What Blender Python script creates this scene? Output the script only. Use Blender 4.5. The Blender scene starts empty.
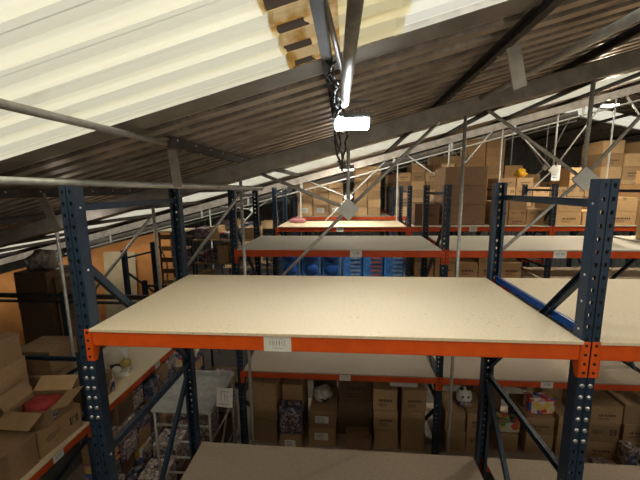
import bpy, math, random
from mathutils import Vector, Matrix
R = random.Random(7)
scn = bpy.context.scene
COL = scn.collection

# ------------------------------------------------------------------ camera
F_PX, YAW, PITCH, ROLL = 329.8, 0.0862, 0.1553, -0.0125
CAM = Vector((1.4997, -1.7044, 0.7909))
cp, sp, cyw, syw = math.cos(PITCH), math.sin(PITCH), math.cos(YAW), math.sin(YAW)
FW = Vector((-syw * cp, cyw * cp, -sp))
_r = Vector((cyw, syw, 0)); _u = _r.cross(FW)
RT = _r * math.cos(ROLL) + _u * math.sin(ROLL)
UP = -_r * math.sin(ROLL) + _u * math.cos(ROLL)
cam = bpy.data.cameras.new('camera'); camo = bpy.data.objects.new('camera', cam); COL.objects.link(camo)
cam.sensor_width = 36; cam.sensor_fit = 'HORIZONTAL'; cam.lens = F_PX / 640 * 36
cam.clip_start = 0.02; cam.clip_end = 200
camo.matrix_world = Matrix(((RT.x, UP.x, -FW.x, CAM.x), (RT.y, UP.y, -FW.y, CAM.y), (RT.z, UP.z, -FW.z, CAM.z), (0, 0, 0, 1)))
scn.camera = camo

# ------------------------------------------------------------------ sky, sun, exposure
world = bpy.data.worlds.new('sky'); scn.world = world; world.use_nodes = True
bg = world.node_tree.nodes['Background']; bg.inputs[0].default_value = (1.0, 0.965, 0.86, 1); bg.inputs[1].default_value = 0.53
sun = bpy.data.lights.new('sun', 'SUN'); sun.energy = 1.75; sun.angle = math.radians(25); sun.color = (1, .97, .89)
suno = bpy.data.objects.new('sun', sun); COL.objects.link(suno); suno.rotation_euler = (math.radians(48), math.radians(10), 0)
suno.location = (0, 0, 12)
scn.view_settings.view_transform = 'Standard'; scn.view_settings.look = 'None'
scn.view_settings.exposure = 0.62; scn.view_settings.gamma = 1; scn.view_settings.use_curve_mapping = False
scn.cycles.use_denoising = True
scn.cycles.max_bounces = 8; scn.cycles.diffuse_bounces = 5; scn.cycles.transparent_max_bounces = 12

# roof plane: z at X on the left slope
RZ, RS, RIDGE = 1.46, 0.25, 9.3
def roofz(x): return RZ + RS * (x - 1.5) if x <= RIDGE else RZ + RS * (RIDGE - 1.5) - RS * (x - RIDGE)
FLOOR = -3.6
SKY_Y = [(-1.9, 0.10), (4.6, 6.4), (10.5, 11.7), (-5.8, -4.4)]
for i, (a, b) in enumerate(SKY_Y):            # light portals sit in the skylight openings (sampling aid for the sky)
    for x0, x1 in ((-.9 if i == 0 else -9, RIDGE), (RIDGE, 19)):
        l = bpy.data.lights.new('skylight_portal', 'AREA'); l.shape = 'RECTANGLE'
        dx = x1 - x0; L = math.hypot(dx, RS * dx)
        l.size = L; l.size_y = b - a; l.cycles.is_portal = True
        o = bpy.data.objects.new('skylight_portal', l); COL.objects.link(o)
        o.location = ((x0 + x1) / 2, (a + b) / 2, (roofz(x0) + roofz(x1)) / 2 + .04)
        o.rotation_euler = (0, -math.atan(RS) if x0 < 1 else math.atan(RS), 0)

def W(x, y, Y=None, X=None, Z=None):
    """place in the hall seen at a photo position, on a plane of the hall"""
    v = RT * ((x - 320) / F_PX) - UP * ((y - 240) / F_PX) + FW
    t = (Y - CAM.y) / v.y if Y is not None else (X - CAM.x) / v.x if X is not None else (Z - CAM.z) / v.z
    return CAM + v * t

# ------------------------------------------------------------------ materials
def nt(name):
    m = bpy.data.materials.new(name); m.use_nodes = True
    return m, m.node_tree.nodes, m.node_tree.links, m.node_tree.nodes['Principled BSDF']
def mat(name, c, rough=.6, metal=0, c2=None, scale=8, stretch=(1, 1, 1), detail=4, bump=0, lo=.35, hi=.65, vary=0, spec=.4):
    m, N, L, p = nt(name)
    p.inputs['Roughness'].default_value = rough; p.inputs['Metallic'].default_value = metal
    p.inputs['Specular IOR Level'].default_value = spec
    tc = N.new('ShaderNodeTexCoord'); mp = N.new('ShaderNodeMapping'); mp.inputs['Scale'].default_value = stretch
    L.new(tc.outputs['Object'], mp.inputs[0])
    nz = N.new('ShaderNodeTexNoise'); nz.inputs['Scale'].default_value = scale; nz.inputs['Detail'].default_value = detail
    L.new(mp.outputs[0], nz.inputs['Vector'])
    rp = N.new('ShaderNodeValToRGB'); e = rp.color_ramp.elements
    e[0].position = lo; e[1].position = hi
    e[0].color = (*c, 1); e[1].color = (*(c2 or tuple(v * .86 for v in c)), 1)
    L.new(nz.outputs['Fac'], rp.inputs[0])
    out = rp.outputs[0]
    if vary:
        oi = N.new('ShaderNodeObjectInfo'); hs = N.new('ShaderNodeHueSaturation')
        mr = N.new('ShaderNodeMapRange'); mr.inputs[3].default_value = 1 - vary; mr.inputs[4].default_value = 1 + vary
        L.new(oi.outputs['Random'], mr.inputs[0]); L.new(mr.outputs[0], hs.inputs['Value']); L.new(out, hs.inputs['Color'])
        out = hs.outputs[0]
    L.new(out, p.inputs['Base Color'])
    if bump:
        b = N.new('ShaderNodeBump'); b.inputs['Strength'].default_value = bump; b.inputs['Distance'].default_value = .01
        L.new(nz.outputs['Fac'], b.inputs['Height']); L.new(b.outputs[0], p.inputs['Normal'])
    return m
def emit(name, c, s):
    m, N, L, p = nt(name)
    p.inputs['Base Color'].default_value = (*c, 1); p.inputs['Emission Color'].default_value = (*c, 1); p.inputs['Emission Strength'].default_value = s
    return m
def pane(name, c, tr=.45, dirt=(.75, .68, .45), dscale=3, lo=.58, hi=.8, dirtstretch=(1, 1, 1)):
    m, N, L, p = nt(name); N.remove(p); o = N['Material Output']
    tc = N.new('ShaderNodeTexCoord'); mp = N.new('ShaderNodeMapping'); mp.inputs['Scale'].default_value = dirtstretch
    nz = N.new('ShaderNodeTexNoise'); nz.inputs['Scale'].default_value = dscale; nz.inputs['Detail'].default_value = 5
    L.new(tc.outputs['Object'], mp.inputs[0]); L.new(mp.outputs[0], nz.inputs['Vector'])
    rp = N.new('ShaderNodeValToRGB'); e = rp.color_ramp.elements; e[0].position = lo; e[1].position = hi
    e[0].color = (*c, 1); e[1].color = (*dirt, 1); L.new(nz.outputs['Fac'], rp.inputs[0])
    a = N.new('ShaderNodeBsdfTransparent'); b = N.new('ShaderNodeBsdfTranslucent'); mx = N.new('ShaderNodeMixShader'); mx.inputs[0].default_value = 1 - tr
    L.new(rp.outputs[0], a.inputs[0]); L.new(rp.outputs[0], b.inputs[0])
    L.new(a.outputs[0], mx.inputs[1]); L.new(b.outputs[0], mx.inputs[2]); L.new(mx.outputs[0], o.inputs[0])
    return m
def cells(name, cols, scale, rough=.45, stretch=(1, 1, 1), vary=0):
    """printed packaging art: irregular patches of a few colours"""
    m, N, L, p = nt(name); p.inputs['Roughness'].default_value = rough
    tc = N.new('ShaderNodeTexCoord'); mp = N.new('ShaderNodeMapping'); mp.inputs['Scale'].default_value = stretch
    v = N.new('ShaderNodeTexVoronoi'); v.inputs['Scale'].default_value = scale; v.inputs['Randomness'].default_value = 1
    oi = N.new('ShaderNodeObjectInfo'); ad = N.new('ShaderNodeVectorMath'); sc = N.new('ShaderNodeVectorMath'); sc.operation = 'SCALE'
    cx = N.new('ShaderNodeCombineXYZ'); L.new(oi.outputs['Random'], cx.inputs[0]); L.new(oi.outputs['Random'], cx.inputs[1])
    L.new(cx.outputs[0], sc.inputs[0]); sc.inputs['Scale'].default_value = 9
    L.new(tc.outputs['Object'], mp.inputs[0]); L.new(mp.outputs[0], ad.inputs[0]); L.new(sc.outputs[0], ad.inputs[1]); L.new(ad.outputs[0], v.inputs['Vector'])
    sx = N.new('ShaderNodeSeparateColor'); L.new(v.outputs['Color'], sx.inputs[0])
    rp = N.new('ShaderNodeValToRGB'); rp.color_ramp.interpolation = 'CONSTANT'; E = rp.color_ramp.elements
    E[0].position = 0; E[0].color = (*cols[0], 1); E[1].position = 1 / len(cols); E[1].color = (*cols[1], 1)
    for i, c in enumerate(cols[2:], 2):
        e = E.new(i / len(cols)); e.color = (*c, 1)
    L.new(sx.outputs[0], rp.inputs[0]); L.new(rp.outputs[0], p.inputs['Base Color'])
    return m

M = {}
M['blue'] = mat('navy painted steel', (.019, .037, .066), .42, 0, (.014, .027, .048), 14, vary=0)
M['blue_bright'] = mat('bright blue painted steel', (.018, .09, .33), .4, 0, (.015, .07, .26), 14)
M['orange'] = mat('orange painted beam steel', (.78, .105, .008), .42, 0, (.66, .085, .008), 10)
M['red'] = mat('red orange painted beam steel', (.66, .085, .014), .45, 0, (.56, .07, .012), 10)
M['chip'] = mat('chipboard', (.80, .66, .455), .62, 0, (.67, .54, .36), 60, (1, 2.5, 1), 8, .05, .35, .75)
def speckle(m, lo=.70, hi=.78):
    N, L = m.node_tree.nodes, m.node_tree.links; p = N['Principled BSDF']; src = p.inputs['Base Color'].links[0].from_socket
    tc = [n for n in N if n.type == 'TEX_COORD'][0]
    def noise(sc, d):
        n = N.new('ShaderNodeTexNoise'); n.inputs['Scale'].default_value = sc; n.inputs['Detail'].default_value = d; L.new(tc.outputs['Object'], n.inputs['Vector']); return n.outputs['Fac']
    def rng(v, a, b):
        n = N.new('ShaderNodeMapRange'); n.inputs[1].default_value = a; n.inputs[2].default_value = b; L.new(v, n.inputs[0]); return n.outputs[0]
    mu = N.new('ShaderNodeMath'); mu.operation = 'MULTIPLY'; L.new(rng(noise(38, 3), .60, .70), mu.inputs[0]); L.new(rng(noise(2.2, 2), .48, .62), mu.inputs[1])
    m2 = N.new('ShaderNodeMath'); m2.operation = 'MULTIPLY'; L.new(mu.outputs[0], m2.inputs[0]); m2.inputs[1].default_value = .55
    mx = N.new('ShaderNodeMix'); mx.data_type = 'RGBA'; L.new(m2.outputs[0], mx.inputs[0]); L.new(src, mx.inputs[6]); mx.inputs[7].default_value = (.30, .24, .17, 1); L.new(mx.outputs[2], p.inputs['Base Color'])
speckle(M['chip'])
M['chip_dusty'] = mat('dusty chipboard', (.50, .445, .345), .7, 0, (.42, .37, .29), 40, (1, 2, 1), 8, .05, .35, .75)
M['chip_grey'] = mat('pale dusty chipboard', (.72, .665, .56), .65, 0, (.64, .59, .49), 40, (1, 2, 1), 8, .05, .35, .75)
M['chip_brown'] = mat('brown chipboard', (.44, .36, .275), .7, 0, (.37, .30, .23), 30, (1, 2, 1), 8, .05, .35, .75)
M['edge'] = mat('chipboard edge', (.42, .29, .16), .8, 0, (.30, .2, .1), 120)
M['card'] = mat('corrugated cardboard', (.40, .255, .135), .8, 0, (.35, .22, .11), 10, (1, 1, 1), 3, 0, vary=.22)
M['card_light'] = mat('pale cardboard', (.58, .39, .205), .8, 0, (.52, .34, .175), 9, (1, 1, 1), 3, 0, vary=.18)
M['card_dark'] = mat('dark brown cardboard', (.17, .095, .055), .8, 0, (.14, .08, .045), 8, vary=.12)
M['card_brown'] = mat('brown stack cardboard', (.235, .145, .085), .8, 0, (.21, .125, .072), 8, vary=.08)
M['tape'] = mat('brown packing tape', (.42, .28, .13), .25, 0, (.38, .25, .11), 6)
M['ink'] = mat('dark print ink', (.06, .04, .035), .7)
M['paper'] = mat('white paper', (.80, .79, .74), .6, 0, (.72, .71, .67), 20)
M['inkgrey'] = mat('grey label ink', (.22, .2, .2), .7)
M['zinc'] = mat('zinc plated bolt', (.75, .75, .74), .28, .9, (.6, .6, .6), 30)
M['tube'] = mat('galvanised tube', (.33, .30, .26), .5, .35, (.24, .215, .18), 22, (1, 1, 1), 6)
M['tube_pale'] = mat('pale galvanised tube', (.50, .49, .46), .45, .35, (.38, .37, .34), 22, (1, 1, 1), 6)
M['steel_dark'] = mat('grimy purlin steel', (.075, .062, .055), .65, .2, (.045, .038, .034), 12)
M['steel_band'] = mat('weathered chord steel', (.34, .30, .265), .5, .1, (.24, .21, .185), 9)
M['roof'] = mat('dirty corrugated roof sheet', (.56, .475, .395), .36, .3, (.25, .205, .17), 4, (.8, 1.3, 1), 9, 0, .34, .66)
def rib_shade(m, dark):
    """shade of the recessed ribs painted into the sheet colour, broken up by flecks"""
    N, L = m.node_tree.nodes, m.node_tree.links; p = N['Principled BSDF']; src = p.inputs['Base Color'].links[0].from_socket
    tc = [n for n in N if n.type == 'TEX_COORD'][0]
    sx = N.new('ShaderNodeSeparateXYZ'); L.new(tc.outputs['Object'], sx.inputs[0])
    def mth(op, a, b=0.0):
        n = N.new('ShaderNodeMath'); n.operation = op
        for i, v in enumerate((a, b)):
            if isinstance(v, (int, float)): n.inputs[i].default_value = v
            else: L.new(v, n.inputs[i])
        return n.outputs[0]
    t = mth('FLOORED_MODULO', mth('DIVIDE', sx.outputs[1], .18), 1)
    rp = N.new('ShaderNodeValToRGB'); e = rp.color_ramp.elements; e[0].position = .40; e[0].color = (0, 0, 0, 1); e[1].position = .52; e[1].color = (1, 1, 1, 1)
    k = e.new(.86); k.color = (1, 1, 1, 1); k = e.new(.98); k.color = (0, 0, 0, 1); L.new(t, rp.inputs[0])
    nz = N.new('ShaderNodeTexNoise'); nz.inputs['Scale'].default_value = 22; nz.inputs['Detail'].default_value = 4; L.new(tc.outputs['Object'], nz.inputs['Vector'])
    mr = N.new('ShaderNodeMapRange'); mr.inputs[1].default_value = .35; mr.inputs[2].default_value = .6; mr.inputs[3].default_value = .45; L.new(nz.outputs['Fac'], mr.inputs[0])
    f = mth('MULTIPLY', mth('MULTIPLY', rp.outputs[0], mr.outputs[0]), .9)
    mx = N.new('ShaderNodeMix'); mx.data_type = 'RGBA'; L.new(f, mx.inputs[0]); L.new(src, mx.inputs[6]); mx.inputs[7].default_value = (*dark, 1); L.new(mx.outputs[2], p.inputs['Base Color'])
rib_shade(M['roof'], (.055, .045, .038))  # corrugation shading put into the roof colour
M['flash'] = mat('grey flashing strip', (.25, .215, .18), .6, .1, (.18, .155, .13), 5)
M['sheet'] = pane('cream translucent sheet', (.91, .89, .77), .42, (.74, .69, .53), 5, .62, .85, (.6, 5, 1))
M['sheet_yellow'] = pane('yellowed translucent sheet', (.80, .73, .50), .38, (.62, .5, .28), 6, .55, .8, (.6, 5, 1))
M['sheet_white'] = pane('clear white translucent sheet', (.97, .97, .92), .6, (.85, .82, .7), 4, .65, .9)
def dirty_pane():
    m = pane('stained end lap of the sheets', (.66, .50, .28), .35, (.42, .24, .06), 9, .5, .62)
    N, L = m.node_tree.nodes, m.node_tree.links
    ramp = [n for n in N if n.type == 'VALTORGB'][0]; tc = [n for n in N if n.type == 'TEX_COORD'][0]
    sx = N.new('ShaderNodeSeparateXYZ'); L.new(tc.outputs['Object'], sx.inputs[0])
    nz = N.new('ShaderNodeTexNoise'); nz.inputs['Scale'].default_value = 7; L.new(tc.outputs['Object'], nz.inputs['Vector'])
    def mth(op, a, b):
        n = N.new('ShaderNodeMath'); n.operation = op
        for i, v in enumerate((a, b)):
            if isinstance(v, (int, float)): n.inputs[i].default_value = v
            else: L.new(v, n.inputs[i])
        return n.outputs[0]
    t = mth('FLOORED_MODULO', mth('DIVIDE', sx.outputs[1], .18), 1)
    t = mth('MULTIPLY', mth('GREATER_THAN', t, .06), mth('LESS_THAN', t, .44))
    xx = mth('ADD', sx.outputs[0], mth('MULTIPLY', nz.outputs['Fac'], .12))
    t = mth('MULTIPLY', t, mth('LESS_THAN', xx, 1.405))
    t = mth('MULTIPLY', t, mth('GREATER_THAN', xx, 1.285))
    mx = N.new('ShaderNodeMix'); mx.data_type = 'RGBA'; L.new(t, mx.inputs[0]); L.new(ramp.outputs[0], mx.inputs[6]); mx.inputs[7].default_value = (.07, .055, .045, 1)
    for n in N:
        if n.type in ('BSDF_TRANSPARENT', 'BSDF_TRANSLUCENT'): L.new(mx.outputs[2], n.inputs[0])
    return m
M['sheet_dirty'] = dirty_pane()
M['floor'] = mat('worn concrete', (.19, .165, .14), .75, 0, (.13, .115, .1), 4, detail=7)
M['wall'] = mat('grey sheeted wall', (.27, .26, .245), .6, .1, (.2, .195, .185), 3)
M['wall_orange'] = mat('orange painted wall', (.60, .25, .075), .75, 0, (.5, .205, .06), 3)
M['black'] = mat('black plastic', (.012, .012, .013), .4)
M['lamp_grey'] = mat('grey lamp housing', (.12, .125, .13), .5, .3)
M['lens'] = emit('bright white lamp lens', (.86, .94, 1.0), 150)
M['lens_far'] = emit('warm white lamp lens', (1.0, .86, .64), 600)
M['lens_mid'] = emit('white lamp lens', (1.0, .93, .80), 420)
M['lens_hidden_fill'] = emit('hidden fill lamp lens', (1.0, .92, .8), 34)
M['lens_fill'] = emit('fill lamp lens', (1.0, .90, .74), 105)
M['grey_board'] = mat('scuffed grey platform board', (.40, .40, .38), .5, 0, (.30, .30, .285), 14, detail=7)
M['film'] = mat('cloudy plastic wrap', (.62, .58, .52), .22, 0, (.35, .31, .27), 18, (1, 1, 1), 6, .6, .4, .6)
M['blue_pack'] = mat('blue film', (.09, .34, .85), .28, 0, (.05, .2, .62), 9, vary=.15)
M['blue_deep'] = mat('deep blue roll', (.03, .13, .5), .3, 0, (.02, .09, .38), 9)
M['blue_pale'] = mat('pale blue film edge', (.38, .5, .68), .25, 0, (.2, .34, .6), 10)
M['pinkish'] = mat('pink plastic', (.5, .2, .22), .4, 0, (.35, .14, .15), 9)
M['redpaper'] = mat('red tissue', (.42, .045, .035), .7, 0, (.3, .03, .03), 12)
M['beige'] = mat('beige board', (.50, .40, .26), .7, 0, (.44, .34, .21), 5)
M['pallet'] = mat('rough pallet timber', (.36, .25, .13), .8, 0, (.28, .19, .1), 6, (8, 1, 1))
M['art_purple'] = cells('purple toy packaging', [(.15, .10, .15), (.26, .19, .22), (.07, .04, .06), (.42, .34, .33), (.13, .06, .09), (.32, .23, .15), (.05, .045, .07), (.22, .15, .17)], 34)
M['art_dark'] = cells('dark toy packaging', [(.03, .035, .07), (.07, .06, .10), (.16, .13, .16), (.34, .3, .3), (.04, .06, .12)], 24)
M['art_bright'] = cells('bright toy packaging', [(.55, .06, .05), (.65, .55, .45), (.08, .13, .35), (.7, .5, .12), (.65, .28, .3), (.7, .65, .6)], 12)
M['art_yellow'] = cells('yellow toy packaging', [(.6, .42, .05), (.5, .07, .04), (.1, .22, .08), (.55, .5, .4), (.03, .03, .03)], 12)
M['art_pale'] = cells('pale toy packaging', [(.52, .46, .44), (.36, .27, .29), (.60, .55, .5), (.2, .11, .14), (.33, .26, .18), (.14, .1, .11), (.42, .34, .30)], 34)
M['cream'] = mat('cream plastic', (.68, .6, .48), .4)
M['white_plastic'] = mat('white plastic', (.75, .74, .7), .4)
M['gold'] = mat('gold print', (.5, .36, .1), .4)
M['green'] = mat('teal plastic', (.1, .32, .27), .4)

# ------------------------------------------------------------------ mesh helpers
class MB:
    def __init__(s): s.v = []; s.f = []; s.mi = []; s.sm = []
    def face(s, pts, m=0, smooth=False):
        k = len(s.v); s.v += [tuple(p) for p in pts]; s.f.append(tuple(range(k, k + len(pts)))); s.mi.append(m); s.sm.append(smooth)
    def box(s, a, b, m=0, bev=0):
        x0, y0, z0 = a; x1, y1, z1 = b
        if bev:
            return s.bbox(a, b, m, bev)
        k = len(s.v)
        s.v += [(x0, y0, z0), (x1, y0, z0), (x1, y1, z0), (x0, y1, z0), (x0, y0, z1), (x1, y0, z1), (x1, y1, z1), (x0, y1, z1)]
        for q in ((3, 2, 1, 0), (4, 5, 6, 7), (0, 1, 5, 4), (1, 2, 6, 5), (2, 3, 7, 6), (3, 0, 4, 7)):
            s.f.append(tuple(k + i for i in q)); s.mi.append(m); s.sm.append(False)
        return s
    def bbox(s, a, b, m, e):
        """box with chamfered edges"""
        k = len(s.v); A, B = a, b; idx = {}
        for cx in (0, 1):
            for cy in (0, 1):
                for cz in (0, 1):
                    c = [B[0] if cx else A[0], B[1] if cy else A[1], B[2] if cz else A[2]]
                    d = [-e if cx else e, -e if cy else e, -e if cz else e]
                    for ax in range(3):
                        p = [c[i] + (d[i] if i != ax else 0) for i in range(3)]
                        idx[(cx, cy, cz, ax)] = len(s.v); s.v.append(tuple(p))
        def add(q): s.f.append(tuple(q)); s.mi.append(m); s.sm.append(False)
        for ax in range(3):
            o = [i for i in range(3) if i != ax]
            for sd in (0, 1):
                q = []
                for u, w in ((0, 0), (1, 0), (1, 1), (0, 1)):
                    c = [0, 0, 0]; c[ax] = sd; c[o[0]] = u; c[o[1]] = w
                    q.append(idx[(*c, ax)])
                flip = (sd == 0) != (ax == 1)
                add(q[::-1] if flip else q)
        for ax in range(3):
            o = [i for i in range(3) if i != ax]
            for u in (0, 1):
                for w in (0, 1):
                    c0 = [0, 0, 0]; c0[o[0]] = u; c0[o[1]] = w; c1 = list(c0); c1[ax] = 1
                    q = [idx[(*c0, o[0])], idx[(*c0, o[1])], idx[(*c1, o[1])], idx[(*c1, o[0])]]
                    add(q)
        for cx in (0, 1):
            for cy in (0, 1):
                for cz in (0, 1): add([idx[(cx, cy, cz, i)] for i in range(3)])
        return s
    def tube(s, a, b, r, n=10, m=0, r2=None, cap=True):
        a = Vector(a); b = Vector(b); d = (b - a).normalized()
        u = d.cross(Vector((0, 0, 1)) if abs(d.z) < .9 else Vector((1, 0, 0))).normalized(); w = d.cross(u); k = len(s.v)
        for P, q in ((a, r), (b, r2 or r)):
            for i in range(n):
                t = 2 * math.pi * i / n; s.v.append(tuple(P + (u * math.cos(t) + w * math.sin(t)) * q))
        for i in range(n):
            j = (i + 1) % n; s.f.append((k + i, k + j, k + n + j, k + n + i)); s.mi.append(m); s.sm.append(True)
        if cap:
            s.f.append(tuple(k + i for i in range(n))[::-1]); s.f.append(tuple(k + n + i for i in range(n))); s.mi += [m, m]; s.sm += [False, False]
        return s
    def bar(s, a, b, w, h, m=0, up=(0, 0, 1)):
        """rectangular bar from a to b; w across, h along 'up'"""
        a = Vector(a); b = Vector(b); d = (b - a).normalized(); up = Vector(up)
        x = d.cross(up).normalized() * w / 2; y = x.cross(d).normalized() * h / 2; k = len(s.v)
        for P in (a, b):
            for i, j in ((-1, -1), (1, -1), (1, 1), (-1, 1)): s.v.append(tuple(P + x * i + y * j))
        for q in ((3, 2, 1, 0), (4, 5, 6, 7), (0, 1, 5, 4), (1, 2, 6, 5), (2, 3, 7, 6), (3, 0, 4, 7)):
            s.f.append(tuple(k + i for i in q)); s.mi.append(m); s.sm.append(False)
        return s
    def channel(s, a, b, w, h, t=.004, m=0, up=(0, 0, 1)):
        """C section: web plus two flanges"""
        a = Vector(a); b = Vector(b); d = (b - a).normalized(); x = d.cross(Vector(up)).normalized(); y = x.cross(d).normalized()
        s.bar(a + x * w / 2, b + x * w / 2, t, h, m, up)
        for q in (-1, 1): s.bar(a + y * q * (h - t) / 2, b + y * q * (h - t) / 2, w, t, m, up)
        return s
    def path(s, pts, r, n=8, m=0):
        for a, b in zip(pts, pts[1:]): s.tube(a, b, r, n, m)
        return s
    def dome(s, c, r, n=10, m=0, axis=(0, -1, 0), flat=.6):
        c = Vector(c); ax = Vector(axis).normalized(); u = ax.cross(Vector((0, 0, 1)) if abs(ax.z) < .9 else Vector((1, 0, 0))).normalized(); w = ax.cross(u); k = len(s.v)
        rings = 4
        for i in range(rings):
            t = math.pi / 2 * i / rings
            for j in range(n):
                q = 2 * math.pi * j / n; s.v.append(tuple(c + (u * math.cos(q) + w * math.sin(q)) * r * math.cos(t) + ax * r * flat * math.sin(t)))
        s.v.append(tuple(c + ax * r * flat))
        for i in range(rings):
            for j in range(n):
                jj = (j + 1) % n
                if i < rings - 1: s.f.append((k + i * n + j, k + i * n + jj, k + (i + 1) * n + jj, k + (i + 1) * n + j))
                else: s.f.append((k + i * n + j, k + i * n + jj, k + rings * n))
                s.mi.append(m); s.sm.append(True)
        return s
    def lump(s, c, rx, ry, rz, m=0, n=14, amp=.15, seed=0):
        q = random.Random(seed); ph = [q.uniform(0, 6) for _ in range(6)]; k = len(s.v); rings = n // 2
        for i in range(rings + 1):
            t = math.pi * i / rings
            for j in range(n):
                p = 2 * math.pi * j / n
                g = 1 + amp * (math.sin(3 * p + ph[0]) * math.sin(2 * t + ph[1]) + .6 * math.sin(5 * p + ph[2] + 3 * t) + .4 * math.sin(7 * t + ph[3] + 2 * p))
                s.v.append((c[0] + rx * g * math.sin(t) * math.cos(p), c[1] + ry * g * math.sin(t) * math.sin(p), c[2] + max(-rz, rz * g * math.cos(t))))
        for i in range(rings):
            for j in range(n):
                jj = (j + 1) % n; s.f.append((k + i * n + j, k + (i + 1) * n + j, k + (i + 1) * n + jj, k + i * n + jj)); s.mi.append(m); s.sm.append(True)
        return s
    def build(s, name, mats, parent=None, loc=None):
        me = bpy.data.meshes.new(name); me.from_pydata(s.v, [], s.f); me.validate()
        for q in (mats if isinstance(mats, (list, tuple)) else [mats]): me.materials.append(q)
        if len(me.polygons) == len(s.f):
            me.polygons.foreach_set('material_index', s.mi); me.polygons.foreach_set('use_smooth', s.sm)
        me.update()
        o = bpy.data.objects.new(name, me); COL.objects.link(o)
        if parent is not None: o.parent = parent
        if loc is not None: o.location = loc
        return o
def tag(o, label, cat, group=None, kind=None):
    o['label'] = label; o['category'] = cat
    if group: o['group'] = group
    if kind: o['kind'] = kind
    return o
def empty(name, loc=(0, 0, 0), rz=0):
    o = bpy.data.objects.new(name, None); o.empty_display_size = .05; COL.objects.link(o); o.location = loc; o.rotation_euler = (0, 0, rz); return o
def copy_tree(o, parent=None):
    c = o.copy(); COL.objects.link(c)
    if parent is not None: c.parent = parent; c.matrix_parent_inverse = o.matrix_parent_inverse.copy()
    for ch in list(o.children): copy_tree(ch, c)
    return c
def structure(o): o['kind'] = 'structure'; return o
ORD = ['bottom', 'second', 'third', 'fourth', 'fifth', 'sixth', 'seventh', 'eighth', 'ninth', 'tenth', 'eleventh', 'twelfth', 'thirteenth', 'fourteenth', 'fifteenth', 'sixteenth']
COLW = ['first', 'second', 'third', 'fourth', 'fifth', 'sixth', 'seventh', 'eighth', 'ninth', 'tenth', 'eleventh', 'twelfth', 'thirteenth', 'fourteenth', 'fifteenth', 'sixteenth']

# ------------------------------------------------------------------ the hall
m = MB(); m.box((-9.1, -6, FLOOR - .1), (19.3, 17.2, FLOOR)); structure(m.build('floor', M['floor']))
PITCHY, AMP = .18, .025
def prof(y):
    t = (y / PITCHY) % 1
    # flat pan, rising flank, narrow crown, falling flank
    if t < .46: return 0
    if t < .58: return AMP * 2 * (t - .46) / .12
    if t < .82: return AMP * 2
    if t < .94: return AMP * 2 * (.94 - t) / .12
    return 0
def ysteps(y0, y1):
    ys = {round(y0, 5), round(y1, 5)}; k = math.floor(y0 / PITCHY) - 1
    while k * PITCHY < y1:
        for t in (0, .23, .46, .58, .7, .82, .94):
            y = (k + t) * PITCHY
            if y0 < y < y1: ys.add(round(y, 5))
        k += 1
    return sorted(ys)
def corrug(mb, x0, x1, y0, y1, dz=0, mi=0):
    ys = ysteps(y0, y1)
    for a, b in zip(ys, ys[1:]):
        pa, pb = prof(a + 1e-6) + dz, prof(b - 1e-6) + dz
        mb.face([(x0, a, roofz(x0) + pa), (x1, a, roofz(x1) + pa), (x1, b, roofz(x1) + pb), (x0, b, roofz(x0) + pb)], mi)
def roof_piece(name, material, x0, x1, y0, y1, dz=0):
    mb = MB(); corrug(mb, x0, x1, y0, y1, dz); return structure(mb.build(name, material))
XL, XR = -9.0, 19.2
DARK = [(-6, -5.8), (-4.4, -1.9), (0.10, 4.6), (6.4, 10.5), (11.7, 17.1)]
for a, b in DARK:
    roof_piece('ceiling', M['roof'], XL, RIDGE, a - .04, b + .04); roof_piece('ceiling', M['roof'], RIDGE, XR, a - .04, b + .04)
a, b = SKY_Y[0]
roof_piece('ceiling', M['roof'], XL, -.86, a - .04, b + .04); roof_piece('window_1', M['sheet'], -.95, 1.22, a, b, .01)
roof_piece('window_2', M['sheet_dirty'], 1.20, 1.46, a, b, .016); roof_piece('window_9', M['sheet_yellow'], 1.46, 1.76, a, b, .016)
roof_piece('window_3', M['sheet_white'], 1.72, RIDGE, a, b, .01)
roof_piece('window_4', M['sheet'], RIDGE, XR, a, b, .01)
n = 5
for a, b in SKY_Y[1:]:
    roof_piece('window_%d' % n, M['sheet_white'], XL, RIDGE, a, b, .01); roof_piece('window_%d' % (n + 1), M['sheet_white'], RIDGE, XR, a, b, .01); n += 2
m = MB()   # flashing along the near skylight's far edge
m.face([(XL, 0.05, roofz(XL) - .002), (RIDGE, 0.05, roofz(RIDGE) - .002), (RIDGE, .21, roofz(RIDGE) - .012), (XL, .21, roofz(XL) - .012)])
m.face([(XL, .21, roofz(XL) - .012), (RIDGE, .21, roofz(RIDGE) - .012), (RIDGE, .21, roofz(RIDGE) + .03), (XL, .21, roofz(XL) + .03)])
structure(m.build('trim_1', M['flash']))
def wall(name, pts, material):
    mb = MB(); mb.face(pts); return structure(mb.build(name, material))
wall('wall_left', [(XL, -6, FLOOR), (XL, 17.1, FLOOR), (XL, 17.1, roofz(XL) + .04), (XL, -6, roofz(XL) + .04)], M['wall'])
wall('wall_right', [(XR, -6, FLOOR), (XR, 17.1, FLOOR), (XR, 17.1, roofz(XR) + .04), (XR, -6, roofz(XR) + .04)], M['wall'])
wall('wall_front', [(XL, -6, FLOOR), (XR, -6, FLOOR), (XR, -6, roofz(XR) + .03), (RIDGE, -6, roofz(RIDGE) + .03), (XL, -6, roofz(XL) + .03)], M['wall'])
m = MB(); x = XL
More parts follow.
